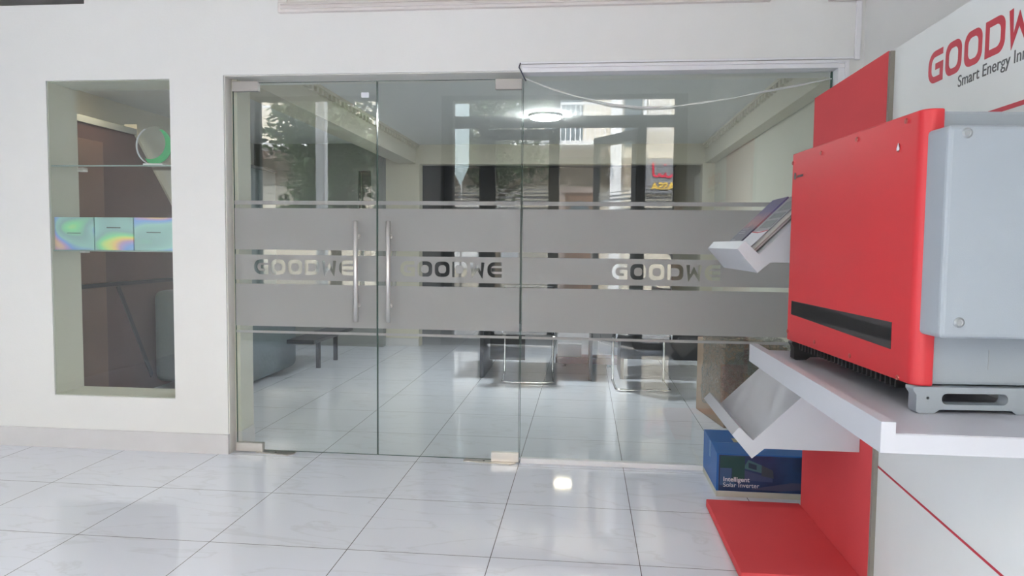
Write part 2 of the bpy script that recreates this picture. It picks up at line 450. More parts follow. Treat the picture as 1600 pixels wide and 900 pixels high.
def beam(name, x0, x1, xd, sgn):
    """ceiling beam with a fine dentil cornice along its inner edge"""
    b = MB().box(x0, x1, 4.24, 8.57, 2.25, ICZ - .0005)
    b.box(min(xd, xd + sgn * .035), max(xd, xd + sgn * .04), 4.24, 8.57, ICZ - .025, ICZ - .001)
    y = 4.27
    while y < 8.55:
        b.box(min(xd, xd + sgn * .030), max(xd, xd + sgn * .030), y, y + .045, ICZ - .065, ICZ - .024); y += .10
    struct(b, name, M_creamtrim)
beam('trim_beam_left', -2.30, -2.07, -2.07, 1)
beam('trim_beam_right', 1.385, 1.50, 1.385, -1)

# upper room behind the high windows
w = MB().box(-4.6, 1.62, 7.0, 7.1, 2.6, 3.7).box(-4.6, 1.62, 4.3, 7.1, 3.7, 3.8).box(1.5, 1.62, 4.24, 7.1, 2.6, 3.7)
struct(w, 'wall_mezzanine', M_greywall)
struct(MB().box(-4.8, 1.8, 4.3, 12.8, 3.8, 3.95), 'ceiling_roof', M_ceil)
struct(MB().box(1.62, 1.75, 4.235, 12.75, -.12, 3.8).box(-4.75, 1.75, 12.6, 12.75, -.12, 3.8), 'wall_outer', M_wall)

# unseen upper storeys of this building, added to shade the pavement
struct(MB().box(-6.0, 3.2, -.95, 4.2, 3.96, 6.5), 'wall_upper_shade', M_facade)

# high windows in the partition
def frame_rect(mb, x0, x1, z0, z1, y0, y1, t, b=.004):
    mb.box(x0, x1, y0, y1, z0, z0 + t, bevel=b).box(x0, x1, y0, y1, z1 - t, z1, bevel=b)
    mb.box(x0, x0 + t, y0, y1, z0 + t, z1 - t, bevel=b).box(x1 - t, x1, y0, y1, z0 + t, z1 - t, bevel=b)
    return mb
wf = struct(frame_rect(MB(), -1.76, .96, 2.575, 3.32, WF - .03, WF + .06, .055), 'window_1', M_pinkframe)
tr = MB().box(-1.74, .94, WF - .042, WF - .028, 2.59, 2.598, bevel=.002).box(-1.74, .94, WF - .042, WF - .028, 2.612, 2.618, bevel=.002)
tr.box(-1.705, .905, WF - .02, WF + .03, 2.628, 2.645).build('sash_rail', M_pinkframe, wf)
g = MB()
for x in (-1.62, -1.50, -1.06, -.55, -.35, .05, .35, .62): g.box(x - .008, x + .008, 4.10, 4.12, 2.63, 3.27)
g.box(-1.7, .9, 4.10, 4.12, 2.66, 2.68)
g.build('security_grille', M_alu, wf)
MB().box(-1.705, .905, 4.06, 4.066, 2.63, 3.265).build('pane', M_sglass, wf)
wf = struct(frame_rect(MB(), -4.55, -2.957, 2.66, 3.30, WF + .03, WF + .09, .012), 'window_2', M_alu)
MB().box(-4.538, -2.969, WF + .05, WF + .056, 2.672, 3.288).build('pane', M_sglass, wf)

# ------------------------------------------------------------------ shopfront behind the viewer (seen mirrored in the glass)
def sf_frame(mb, x0, x1, z0, z1): mb.box(x0, x1, -.74, -.66, z0, z1, bevel=.004)
f = MB()
sf_frame(f, -1.80, -1.66, 0, 3.10)
sf_frame(f, -1.66, 1.20, 3.05, 3.10); sf_frame(f, -1.66, 1.20, 2.71, 2.85)
sf_frame(f, -1.32, -1.21, 0, 2.71); sf_frame(f, -.37, -.33, 0, 2.71); sf_frame(f, .62, .715, 0, 2.71); sf_frame(f, 1.05, 1.20, 0, 3.05)
sf_frame(f, -1.66, -1.32, 0, .08); sf_frame(f, .715, 1.05, 0, .08); sf_frame(f, -.40, -.33, 2.85, 3.05)
w3 = struct(f, 'window_3', M_alu)
p_ = MB()
for a in ((-1.66, -.40, 2.85, 3.05), (-.33, 1.05, 2.85, 3.05), (-1.66, -1.32, .08, 2.71), (.715, 1.05, .08, 2.71)):
    p_.box(a[0], a[1], -.703, -.697, a[2], a[3])
p_.build('pane', M_sglass, w3)
st = MB()
for x0, x1 in ((-1.66, -1.32), (.715, 1.05)):
    for i, (z, h) in enumerate(((1.95, .012), (1.90, .02), (1.845, .03), (1.78, .04), (1.40, .34))): st.box(x0, x1, -.6965, -.6955, z, z + h)
st.build('frosted_stripe', M_filmw, w3)
MB().box(-1.655, -1.625, -.655, -.645, .1, 3.04).build('steel_edge_strip', M_steel, w3)
# the two leaves of the entrance: one shut, one swung open towards the street
def leaf(name, hinge, ang, W):
    o = struct(MB().box(0, .09, -.025, .025, 0.02, 2.69).box(W - .09, W, -.025, .025, .02, 2.69).box(.09, W - .09, -.025, .025, .02, .14).box(.09, W - .09, -.025, .025, 2.56, 2.69), name, M_alu)
    o.location = (hinge, -.70, 0); o.rotation_euler = (0, 0, ang)
    MB().box(.09, W - .09, -.003, .003, .14, 2.56).build('pane', M_sglass, o, local=True)
    s = MB()
    for z, h in ((1.95, .012), (1.90, .02), (1.845, .03), (1.78, .04), (1.40, .34)): s.box(.09, W - .09, .0035, .0045, z, z + h)
    s.build('frosted_stripe', M_filmw, o, local=True)
    MB().tube([(W - .05, -.06, .85), (W - .05, -.06, 1.35)], .014).box(W - .056, W - .044, -.06, -.025, .9, .92).box(W - .056, W - .044, -.06, -.025, 1.28, 1.30).build('door_handle', M_steel, o, local=True)
    return o
leaf('door_3', -1.21, 0, .84)
leaf('door_4', .62, math.radians(180 + 57), .93)
# wide window further along
f = MB(); sf_frame(f, -4.22, -4.16, .55, 3.12); sf_frame(f, -2.64, -2.58, .55, 3.12); sf_frame(f, -4.16, -2.64, .55, .61); sf_frame(f, -4.16, -2.64, 3.06, 3.12)
w4 = struct(f, 'window_4', M_alu)

MB().box(-4.16, -2.64, -.703, -.697, .61, 3.06).build('pane', M_sglass, w4)

# ------------------------------------------------------------------ glass doors, fixed glass and frosted film
ZB = dict(s1=(1.493, 1.516), f1=(1.226, 1.472), f2=(1.046, 1.196), f3=(.769, 1.022), s2=(.727, .742))
def rect(x0, x1, z0, z1): return [(x0, z0), (x1, z0), (x1, z1), (x0, z1)]
def film_mb(x0, x1, lx0, lx1):
    cs = [rect(x0, x1, *ZB[k]) for k in ('s1', 'f1', 'f3', 's2')]
    cs.append(rect(x0, x1, *ZB['f2']))
    cs += logo(lx0, 1.079, lx1 - lx0, .089, .021)
    return flat(cs, .0006, axes((0, GY - .0055, 0), (1, 0, 0), (0, 0, 1)))
def fitting(mb, x0, x1, z0, z1):
    mb.box(x0, x1, GY - .018, GY + .018, z0, z1, bevel=.002)
def handle(parent, x):
    for y in (GY - .062, GY + .062):
        h = MB().tube([(x, y, .813), (x, y, 1.398)], .0135, 16)
        for z in (.905, 1.31):
            s = 1 if y < GY else -1
            h.tube([(x, y, z), (x, GY - s * .005, z)], .008, 12)
            h.tube([(x, GY - s * .013, z), (x, GY - s * .005, z)], .013, 12)
        h.build('door_handle', M_steel, parent)
def glass_door(name, x0, x1, lx, hx, top, bot):
    d = struct(MB().box(x0, x1, GY - .005, GY + .005, .012, 2.205), name, M_glass)
    e = MB().box(x0 - .0005, x0 + .0015, GY - .0052, GY + .0052, .012, 2.205).box(x1 - .0015, x1 + .0005, GY - .0052, GY + .0052, .012, 2.205)
    e.box(x0, x1, GY - .0052, GY + .0052, 2.2045, 2.206).box(x0, x1, GY - .0052, GY + .0052, .011, .0125)
    e.build('glass_edge', M_gedge, d)
    film_mb(x0 + .004, x1 - .004, *lx).build('frosted_film', M_film, d)
    m = MB(); fitting(m, *top); m.build('patch_fitting', M_steeltop, d)
    m = MB(); fitting(m, *bot); m.build('patch_fitting', M_steelflat, d)
    handle(d, hx)
    return d
d1 = glass_door('door_1', -2.085, -1.212, (-1.964, -1.353), -1.322, (-2.083, -1.925, 2.155, 2.212), (-2.088, -1.921, .004, .056))
d2 = glass_door('door_2', -1.208, -.368, (-1.072, -.472), -1.129, (-.520, -.369, 2.147, 2.205), (-.527, -.366, .004, .056))
MB().box(-1.303, -1.258, GY - .0075, GY - .0055, 2.111, 2.140).build('paper_sticker', M_paper, d1)
w5 = struct(MB().box(-.360, 1.318, GY - .005, GY + .005, .03, 2.222), 'window_5', M_glass)
MB().box(-.3625, -.3595, GY - .0052, GY + .0052, .03, 2.222).box(1.308, 1.318, GY - .0052, GY + .0052, .03, 2.222).build('glass_edge', M_gedge, w5)
film_mb(-.356, 1.312, .154, .756).build('frosted_film', M_film, w5)
fr = MB().box(-.366, 1.36, WF - .012, GY + .02, 2.222, 2.252, bevel=.003).box(1.318, 1.36, WF - .012, GY + .02, 0, 2.222, bevel=.003)
fr.box(-.366, 1.36, WF - .022, WF - .012, 2.246, 2.262, bevel=.002).box(1.352, 1.372, WF - .022, WF - .012, 0, 2.262, bevel=.002)
fr.box(-.355, 1.318, GY - .02, GY + .02, 0, .03, bevel=.003)
fr.build('plastic_frame', M_upvc, w5)

# floor spring cover plates
for nm, x0, x1, lab in (('floor_spring_plate', -1.96, -1.72, 'steel floor spring plate below the bottom hinge of the left glass door'),
                        ('floor_spring_plate', -.69, -.38, 'steel floor spring plate below the bottom hinge of the right glass door')):
    m = MB().prism([(x0, 4.035), (x1 - .03, 4.0), (x1, 4.03), (x1, 4.095), (x0, 4.10)], 'z', 0, .004)
    o = m.build(nm, M_steelflat)
    tag(o, lab, 'floor plate', 'floor spring plates under the glass doors')
    s = MB().lathe([(.006, 0), (.006, .0015)], (x0 + .12, 4.05, .004), 12); s.build('screw', M_black, o)

# cable trunking, junction box and sagging cable
ct0 = thing('cable_trunking', 'thin white cable trunking above the fixed glass rising to a small box', 'cable trunking', (.5, WF, 2.27))
MB().box(-.37, 1.399, WF - .012, WF - .0003, 2.268, 2.280, bevel=.002).build('horizontal_run', M_upvc, ct0)
MB().box(1.40, 1.428, WF - .016, WF - .0003, 2.264, 2.567, bevel=.003).build('vertical_run', M_upvc, ct0)
jb = MB().box(1.255, 1.425, WF - .035, WF, 2.568, 2.68, bevel=.006).build('junction_box', M_pinkframe)
tag(jb, 'off-white junction box high on the wall at the top of the trunking', 'junction box')
for x in (1.275, 1.405): MB().lathe([(.006, 0), (.006, .002)], (0, 0, 0), 10, M=Matrix.Translation((x, WF - .037, 2.582)) @ Matrix.Rotation(PI / 2, 4, 'X')).build('screw', M_black, jb)
def sag(ofs, dz):
    P = [(-.358, 2.205), (-.2, 2.140), (-.064, 2.100), (.12, 2.058), (.289, 2.037), (.46, 2.038), (.634, 2.057), (.8, 2.082), (.972, 2.119), (1.13, 2.147), (1.305, 2.178)]
    return [(x, 4.030 + ofs, z + dz * math.sin(i * 1.3)) for i, (x, z) in enumerate(P)]
c = MB().tube(sag(0, 0), .0035, 8).tube(sag(.006, .006), .0028, 8)
tag(c.build('hanging_cable', M_cable), 'thin white cable sagging across the top of the fixed glass panel', 'cable')
tag(MB().tube([(-.372, WF - .006, 2.275), (-.38, WF - .014, 2.25), (-.366, WF - .014, 2.225), (-.352, 4.02, 2.20), (-.345, 4.03, 2.188)], .0035, 8).build('cable_loop', M_darkcable),
    'short dark cable bent down at the corner where glass door meets fixed glass', 'cable')

# ------------------------------------------------------------------ niche window with glass shelves
n6 = struct(MB().box(-3.214, -2.436, 3.990, 3.996, .326, 2.216), 'window_6', M_glass)
rv = frame_rect(MB(), -3.2149, -2.4351, .3255, 2.2165, 3.998, WB + .001, .004, 0)
rv.build('reveal_lining', M_cream, n6)
def shelf(z, lab):
    s = thing('glass_shelf', lab, 'shelf', (-2.825, 4.1, z), group='glass shelves in the niche window')
    MB().box(-3.208, -2.442, 4.002, 4.225, z, z + .008).build('shelf_pane', M_glass, s)
    MB().box(-3.208, -2.442, 4.0005, 4.002, z, z + .008).build('front_edge', pbr('shelf_glass_edge', (.30, .38, .36), .25), s)
    for x in (-3.15, -2.50): MB().box(x - .02, x + .02, 4.17, 4.214, z - .012, z, bevel=.002).build('bracket', M_steel, s)
shelf(1.712, 'upper glass shelf in the niche window carrying a round award')
shelf(1.204, 'lower glass shelf in the niche window carrying three iridescent boxes')
def holo_box(x0, x1, lab, seed, hue, ty, bold):
    m = holo_mat('holographic_foil_%d' % seed, seed, 0, hue)
    b = thing('holographic_box', lab, 'box', ((x0 + x1) / 2, 4.07, 1.2122), group='iridescent boxes on the lower glass shelf')
    MB().box(x0, x1, 4.012, 4.17, 1.2122, 1.410, bevel=.002).build('carton', m, b)
    t = MB(); cx = (x0 + x1) / 2
    for i in range(9): t.box(cx - .045 + i * .01, cx - .037 + i * .01, 4.0105, 4.0118, ty, ty + .006 * bold)
    t.build('print_line', M_greyink, b)
holo_box(-3.207, -2.952, 'iridescent box at the left end with a yellow rainbow swirl', 3, .10, 1.312, .6)
holo_box(-2.946, -2.700, 'iridescent pale blue box in the middle of the lower glass shelf', 7, .72, 1.345, 1)
holo_box(-2.694, -2.442, 'iridescent box at the right end with a green swirl along the top', 11, .35, 1.318, 1)
aw = thing('round_award', 'round clear award with a green crescent standing on the upper glass shelf', 'award', (-2.60, 4.09, 1.7205))
Ma = Matrix.Translation((-2.60, 4.10, 1.8455)) @ Matrix.Rotation(PI / 2, 4, 'X')
t = bmesh.new()
aw_disc = MB().lathe([(.112, -.008), (.118, -.004), (.118, .004), (.112, .008)], (0, 0, 0), 48, M=Ma); aw_disc.build('clear_disc', M_glass, aw)
cres = arc(0, 0, .109, -115, 62, 24) + arc(-.028, .018, .098, 52, -112, 24)
flat([cres], .004, axes((-2.60, 4.088, 1.8455), (1, 0, 0), (0, 0, 1))).build('green_crescent', pbr('green_translucent_plastic', (.05, .42, .16), .3), aw)
flat([arc(0, 0, .118, 120, 250, 24) + arc(0, 0, .114, 250, 120, 24)], .012, axes((-2.60, 4.088, 1.8455), (1, 0, 0), (0, 0, 1))).build('polished_rim', M_paper, aw)
MB().box(-2.665, -2.535, 4.065, 4.135, 1.7205, 1.738, bevel=.004).build('base', M_upvc, aw)

# ------------------------------------------------------------------ display stand
ds = thing('display_stand', 'tall red and white shop display stand with shelf carrying the red inverter', 'display stand', (1.04, 2.2, 0))
MB().box(1.042, 1.058, 2.64, 3.44, 0, 1.957, bevel=.001).build('red_back_board', M_redboard, ds)
MB().box(1.0585, 1.082, .95, 3.42, 0, 1.96, bevel=.001).build('white_back_panel', M_panel, ds)['label'] = 'white back panel'
MB().box(1.0435, 1.058, 2.622, 2.6395, .05, 1.953).build('board_edge_strip', pbr('grey_brown_edge', (.26, .24, .21), .8), ds)
MB().box(.606, 1.0415, 2.68, 3.46, .008, .044, bevel=.002).box(.64, 1.04, 2.72, 3.42, 0, .008).build('red_base', M_redboard, ds)
sh = MB().prism([(.615, .845), (.615, .911), (.645, .911), (.645, .886), (1.058, .886), (1.058, .845)], 'y', 1.517, 2.70, bevel=.0012)
sh = sh.build('shelf', M_melamine, ds)
MB().box(.6455, 1.0575, 1.519, 2.699, .886, .8875).build('worktop_surface', M_meltop, sh)
def holder(dz, lab):
    P = [(.571, 1.262), (.598, 1.293), (.651, 1.243), (.865, 1.457), (1.041, 1.457), (1.041, 1.212), (.694, 1.212), (.648, 1.172)]
    h = MB().prism([(x, z + dz) for x, z in P], 'y', 2.75, 3.40, bevel=.0012).build('brochure_holder', M_melamine, ds)
    h['label'] = lab
holder(0, 'upper white brochure holder'); holder(-.711, 'lower empty white brochure holder')
# writing on the white panel: the letters run towards the viewer, i.e. along -y
MP = axes((1.0583, 2.372, 1.777), (0, -1, 0), (0, 0, 1))
cs = logo(0, 0, .618, .097, .019, gap=.14)
flat(cs, .0012, MP).build('logo_lettering', M_redink, ds)
text('Smart Energy Innovator', .047, .001, axes((1.058, 2.19, 1.733), (0, -1, 0), (0, 0, 1)), spacing=1.0).build('tagline_lettering', M_greyink, ds)
MB().prism([(2.627, 1.622), (2.627, 1.634), (.95, 1.634), (.95, 1.622)], 'x', 1.0572, 1.0585).build('red_stripe', M_redink, ds)
MB().prism([(2.64, .485), (2.64, .492), (.95, .406), (.95, .398)], 'x', 1.0572, 1.0585).build('red_stripe', M_redink, ds)
# brochures leaning in the upper holder (45 degree slope)
def slope_M(y, lift):
    # local x along -y, local y up the slope
    return axes((.655 - lift * .7071, y, 1.251 + lift * .7071), (0, -1, 0), (.7071, 0, .7071))
def brochure(nm, y1, y0, L, th, lift, mat, lab, group=None, cat='brochure'):
    o = thing(nm, lab, cat, (.75, (y0 + y1) / 2, 1.25), group=group)
    M = slope_M(y1, lift)
    MB().box(0, y1 - y0, .0, L, -th, 0, bevel=.0008, M=M).build('page_block', mat, o)
    return o, M
def sky_cover():
    m, n, l = newmat('dusk_photo_cover'); b = n['Principled BSDF']; tc = n.new('ShaderNodeTexCoord')
    sx = n.new('ShaderNodeSeparateXYZ'); l.new(tc.outputs['Object'], sx.inputs[0]); nz = n.new('ShaderNodeTexNoise'); nz.inputs['Scale'].default_value = 35
    l.new(tc.outputs['Object'], nz.inputs['Vector'])
    ad = n.new('ShaderNodeMath'); ad.operation = 'MULTIPLY_ADD'; ad.inputs[1].default_value = .05; l.new(nz.outputs['Fac'], ad.inputs[0]); l.new(sx.outputs[2], ad.inputs[2])
    mr = n.new('ShaderNodeMapRange'); mr.inputs[1].default_value = .02; mr.inputs[2].default_value = .25; l.new(ad.outputs[0], mr.inputs[0])
    cr = n.new('ShaderNodeValToRGB'); l.new(mr.outputs[0], cr.inputs[0]); e = cr.color_ramp.elements
    e[0].color = (.07, .07, .085, 1); e[1].color = (.13, .11, .24, 1)
    for p, c in ((.45, (.09, .08, .14)), (.55, (.38, .16, .17)), (.68, (.30, .17, .24)), (.8, (.14, .12, .27))):
        k = e.new(p); k.color = (*c, 1)
    l.new(cr.outputs[0], b.inputs['Base Color']); b.inputs['Roughness'].default_value = .35
    return m
M_dusk = sky_cover()
b1, M1 = brochure('brochure', 3.37, 3.125, .305, .024, .026, M_dusk, 'glossy brochure with a dark dusk photo cover, far end of upper holder')
tl = MB()
for i, (a, h_) in enumerate(((.02, .05), (.032, .09), (.044, .07), (.085, .13), (.097, .10), (.112, .12))): tl.box(.03, .03 + h_, a, a + .004, 0, .0006, M=M1)
tl.build('cover_text_line', pbr('pale_ink', (.35, .35, .40), .5), b1)
b2, M2 = brochure('brochure', 3.105, 2.86, .305, .004, .022, pbr('silver_grey_cover', (.30, .30, .32), .3), 'grey and white brochure with small photo blocks, near end of upper holder')
MB().box(.0, .245, 0, .095, 0, .0008, M=M2).build('white_cover_band', M_paper, b2)
MB().prism([(0, .09), (.12, .083), (.245, .093), (.245, .098), (.12, .089), (0, .096)], 'z', .0009, .0014, M=M2).build('red_curve', M_redink, b2)
for a, c2 in ((.115, .042), (.17, .03), (.215, .055)):
    MB().box(.05, .225, a, a + c2, 0, .001, M=M2).build('photo_block', pbr('grey_photo_print', (.20, .22, .23), .4), b2)
cols = [(.50, .46, .43), (.30, .25, .23), (.55, .52, .50), (.42, .36, .34)]
for i, c_ in enumerate(cols):
    lab = ['top', 'second', 'third', 'lowest'][i]
    o, _ = brochure('leaflet', 3.10 + .003 * i, 2.80 + .004 * i, .297 - .004 * i, .0038, .0170 - .0042 * i, pbr('leaflet_pages_%d' % i, c_, .6), 'thin leaflet lying %s in the stack under the grey brochure' % lab, 'leaflets under the grey brochure', 'leaflet')

# ------------------------------------------------------------------ the red inverter
ax_L = Vector((-.063, .86, 0)).normalized(); 
IB = Vector((.763, 1.68, 0))
inv = thing('solar_inverter', 'large red-fronted grey solar inverter standing on the white shelf', 'inverter', (IB.x, IB.y, .8878), math.atan2(ax_L.y, ax_L.x) - PI / 2)
# local frame: x = away from cover (into the stand), y = along length (0 near .. .86 far), z up from shelf
Z0 = .8878
def zz(z): return z - Z0
N0 = .0315
cov = [(.0, .858)]
cov = arc(.03 + .0, N0 + .03, .03, 270, 180, 8)       # rounded near corner (x,y)
cov = [(.045, N0)] + [(x, y) for x, y in cov] + arc(.012, .858 - .012, .012, 180, 90, 4) + [(.045, .858)]
m = bmesh.new()
c_ = MB().prism(cov, 'z', zz(.951), zz(1.587), bevel=.004)
c_.build('red_cover', M_invred, inv, local=True)['label'] = 'red front cover'
MB().box(.0452, .275, .045, .85, zz(.952), zz(1.583), bevel=.008).build('body', M_invgrey, inv, local=True)['label'] = 'grey metal body'
def screw(y, z, parent):
    s = MB(); Ms = Matrix.Translation((-.0, y, zz(z))) @ Matrix.Rotation(-PI / 2, 4, 'Y')
    t = bmesh.new()
    s.lathe([(.0065, -.002), (.0065, .002), (.0045, .003)], (0, 0, 0), 14, M=Ms)
    s.build('screw', M_screw, parent, local=True)
M_screw = pbr('dark_red_screw', (.42, .09, .08), .35, .4)
for y, z in ((.846, 1.556), (.610, 1.560), (.369, 1.566), (.112, 1.571), (.843, .981), (.608, .975), (.361, .970), (.101, .958), ): screw(y, z, inv)
MB().box(-.0012, .001, .140, .815, zz(1.042), zz(1.088)).prism([(.14, zz(1.0215)), (.14, zz(1.0715)), (.815, zz(1.088)), (.815, zz(1.0422))], 'x', -.0012, .001).build('dark_display_strip', M_invdark, inv, local=True)
# tiny emblem and name near the far top, running towards the viewer
MB().prism([(.822, zz(1.497)), (.832, zz(1.503)), (.832, zz(1.513)), (.826, zz(1.522)), (.814, zz(1.518)), (.812, zz(1.503))], 'x', -.001, .001).build('emblem', M_greyink, inv, local=True)
flat(logo(0, 0, .052, .0075, .0018), .001, axes((-.0007, .803, zz(1.503)), (0, -1, 0), (0, 0, 1))).build('name_lettering', M_greyink, inv, local=True)
ic = MB().prism([(.144 + .008 * math.cos(a * PI / 8), zz(1.5125) + .011 * math.sin(a * PI / 8)) for a in range(16)], 'x', -.001, .001)
ic.build('indicator_window', pbr('dark_red_window', (.25, .03, .03), .3), inv, local=True)
MB().prism([(.138, zz(1.506)), (.150, zz(1.506)), (.150, zz(1.512)), (.147, zz(1.516)), (.144, zz(1.524)), (.141, zz(1.516)), (.138, zz(1.512))], 'x', -.0016, .0).build('indicator_symbol', M_paper, inv, local=True)
# connection box on the near end
cb = MB().box(.012, .262, -.045, .046, zz(1.072), zz(1.537), bevel=.010, seg=3).build('connection_box', M_invgrey, inv, local=True)
for x, z in ((.050, 1.519), (.052, 1.108), (.232, 1.519), (.232, 1.108)):
    s = MB().lathe([(.0115, 0), (.0115, .0014), (.0085, .0016), (.0085, .0036), (.006, .0036), (.0058, .0012)], (0, 0, 0), 20, M=Matrix.Translation((x, -.0448, zz(z))) @ Matrix.Rotation(PI / 2, 4, 'X'))
    s.build('cover_screw', M_screwgrey, cb, local=True)
MB().box(.176, .178, .044, .0452, zz(.99), zz(1.035)).build('side_label', M_screwgrey, inv, local=True)
# feet: a slotted bracket at each end
def foot(y0, y1, nm, mat):
    f = [(.0, zz(.949)), (.275, zz(.949)), (.275, zz(.8885)), (.236, zz(.8885)), (.225, zz(.897)), (.062, zz(.897)), (.050, zz(.8885)), (.014, zz(.8885)), (.008, zz(.893)), (.008, zz(.93)), (.0, zz(.942))]
    hole = rrect(.066, .216, zz(.909), zz(.935), .012)
    b = flat([f, hole, [(.034 + .0035 * math.cos(k * PI / 5), zz(.924) + .0035 * math.sin(k * PI / 5)) for k in range(10)]], y1 - y0, axes((0, (y0 + y1) / 2, 0), (1, 0, 0), (0, 0, 1)))
    b.build(nm, mat, inv, local=True)
foot(.03, .065, 'foot_bracket', M_invgrey); foot(.80, .835, 'foot_bracket', M_invdark)
fb = MB().box(.03, .26, .07, .80, zz(.938), zz(.951))
for i in range(26): fb.box(.006, .26, .12 + i * .025, .128 + i * .025, zz(.930), zz(.952))
fb.build('fan_grille', M_black, inv, local=True)

# ------------------------------------------------------------------ blue carton by the glass
bx = thing('cardboard_box', 'blue printed solar inverter carton standing beside the red display base', 'box', (1.0, 3.8, 0))
MB().box(.683, 1.30, 3.63, 4.03, .0, .030, bevel=.002).build('bottom_tray', M_boxedge, bx)['label'] = 'cream bottom edge'
MB().prism([(3.63, .0302), (4.03, .0302), (4.03, .243), (3.79, .236), (3.63, .222)], 'x', .683, 1.30, bevel=.002).build('carton', M_bluebox, bx)
def photo_front():
    m, n, l = newmat('night_house_print'); b = n['Principled BSDF']; b.inputs['Roughness'].default_value = .35
    tc = n.new('ShaderNodeTexCoord'); nz = n.new('ShaderNodeTexNoise'); nz.inputs['Scale'].default_value = 9; l.new(tc.outputs['Object'], nz.inputs['Vector'])
    cr = n.new('ShaderNodeValToRGB'); l.new(nz.outputs['Fac'], cr.inputs[0]); cr.color_ramp.elements[0].position = .4; cr.color_ramp.elements[1].position = .6
    cr.color_ramp.elements[0].color = (.018, .035, .10, 1); cr.color_ramp.elements[1].color = (.022, .055, .15, 1)
    l.new(cr.outputs[0], b.inputs['Base Color']); return m
MB().box(.694, 1.295, 3.6285, 3.6298, .032, .216).build('printed_front', photo_front(), bx)
def fr_(pts, nm, col, lift=.0005):
    MB().prism(pts, 'y', 3.6285 - lift, 3.6283).build(nm, pbr(nm + '_ink', col, .4), bx)
fr_([(.700, .150), (.700, .212), (.822, .212), (.822, .095), (.760, .095), (.760, .150)], 'dark_green_print', (.015, .075, .075))
fr_([(.700, .06), (.700, .150), (.757, .150), (.757, .09), (.79, .06)], 'mid_blue_print', (.04, .10, .22))
fr_([(.822, .165), (.838, .196), (.905, .170), (.905, .130), (.822, .150)], 'house_print', (.06, .17, .20))
fr_([(.840, .165), (.840, .182), (.880, .170), (.880, .145), (.840, .155)], 'window_print', (.02, .05, .09), .0009)
fr_([(.905, .170), (.960, .145), (.965, .105), (.905, .115)], 'wing_print', (.05, .08, .10))
fr_([(.822, .112), (.822, .140), (.96, .105), (.96, .085), (.822, .09)], 'terrace_print', (.05, .08, .18))
fr_([(.85, .045), (1.05, .085), (1.20, .085), (1.20, .06), (1.0, .04)], 'drive_print', (.07, .07, .13))
TF = lambda x, z: axes((x, 3.6270, z), (1, 0, 0), (0, 0, 1))
text('Intelligent', .033, .0006, TF(.716, .082), bold=.0005).build('bold_lettering', M_paper, bx)
text('Solar Inverter', .032, .0006, TF(.716, .053)).build('plain_lettering', M_paper, bx)
MB().box(.80, .99, 3.80, 3.87, .2375, .2392).build('shipping_sticker', pbr('beige_label_paper', (.42, .38, .26), .6), bx)
MB().box(.69, 1.298, 3.788, 3.792, .235, .2365).box(.6815, .6830, 3.80, 3.84, .15, .235).build('tape_seam', pbr('pale_blue_tape', (.12, .26, .50), .3), bx)

# ------------------------------------------------------------------ inner office furniture
lamp = thing('ceiling_lamp', 'round bright white LED lamp on the office ceiling', 'lamp', (-.385, 6.66, ICZ))
MB().lathe([(.155, 0), (.155, -.012), (.148, -.022)], (-.385, 6.66, ICZ - .0005), 40).build('lamp_rim', M_upvc, lamp)
MB().lathe([(.142, -.0225), (.14, -.034), (.12, -.040)], (-.385, 6.66, ICZ), 40).build('diffuser', M_lamp, lamp)
for k, (x, y, cz_, lab, mt) in enumerate(((-3.55, 4.95, ICZ, 'round warm LED lamp on the office ceiling behind the niche window', M_lampw), (-.30, 11.35, 2.62, 'round LED lamp on the ceiling of the dim rear room', M_lampw))):
    l2 = thing('ceiling_lamp', lab, 'lamp', (x, y, cz_))
    MB().lathe([(.155, 0), (.155, -.012), (.148, -.022)], (x, y, cz_ - .0005), 40).build('lamp_rim', M_upvc, l2)
    MB().lathe([(.142, -.0225), (.14, -.034), (.12, -.040)], (x, y, cz_), 40).build('diffuser', mt, l2)

# staircase panelling against the left wall
t = bmesh.new()
sp = MB().prism([(-4.078, 0), (-3.70, 0), (-3.70, 2.14), (-4.078, 2.14)], 'y', 4.40, 7.35)
bmesh.ops.bisect_plane(sp.bm, geom=list(sp.bm.verts) + list(sp.bm.edges) + list(sp.bm.faces), plane_co=(0, 5.54, 2.14), plane_no=(0, .7071, .66), clear_outer=True)
bmesh.ops.holes_fill(sp.bm, edges=[e for e in sp.bm.edges if e.is_boundary])
st_ = thing('stair_panelling', 'dark brown wooden panelling of a staircase seen through the niche window', 'staircase', (-3.9, 6.0, 0))
sp.build('wood_panel', M_brown, st_)
MB().box(-3.70, -3.655, 4.45, 6.05, .915, .945, bevel=.002).build('dark_bar', M_black, st_)  # thin dark bar running level across the panelling
MB().box(-3.70, -3.688, 4.45, 5.14, .06, 2.02, bevel=.003).build('door_board', M_brown2, st_)
MB().prism([(5.27, .90), (5.30, .92), (5.72, .13), (5.69, .10)], 'x', -3.70, -3.69).build('slanting_trim', M_black, st_)
MB().prism([(4.40, 2.141), (4.40, 2.19), (5.56, 2.19), (5.56, 2.141)], 'x', -3.80, -3.69).build('top_trim', M_greywall, st_)
MB().prism([(5.565, 2.141), (5.565, 2.23), (7.35, .36), (7.35, .19)], 'x', -3.80, -3.69).build('cream_stringer', M_creamtrim, st_)

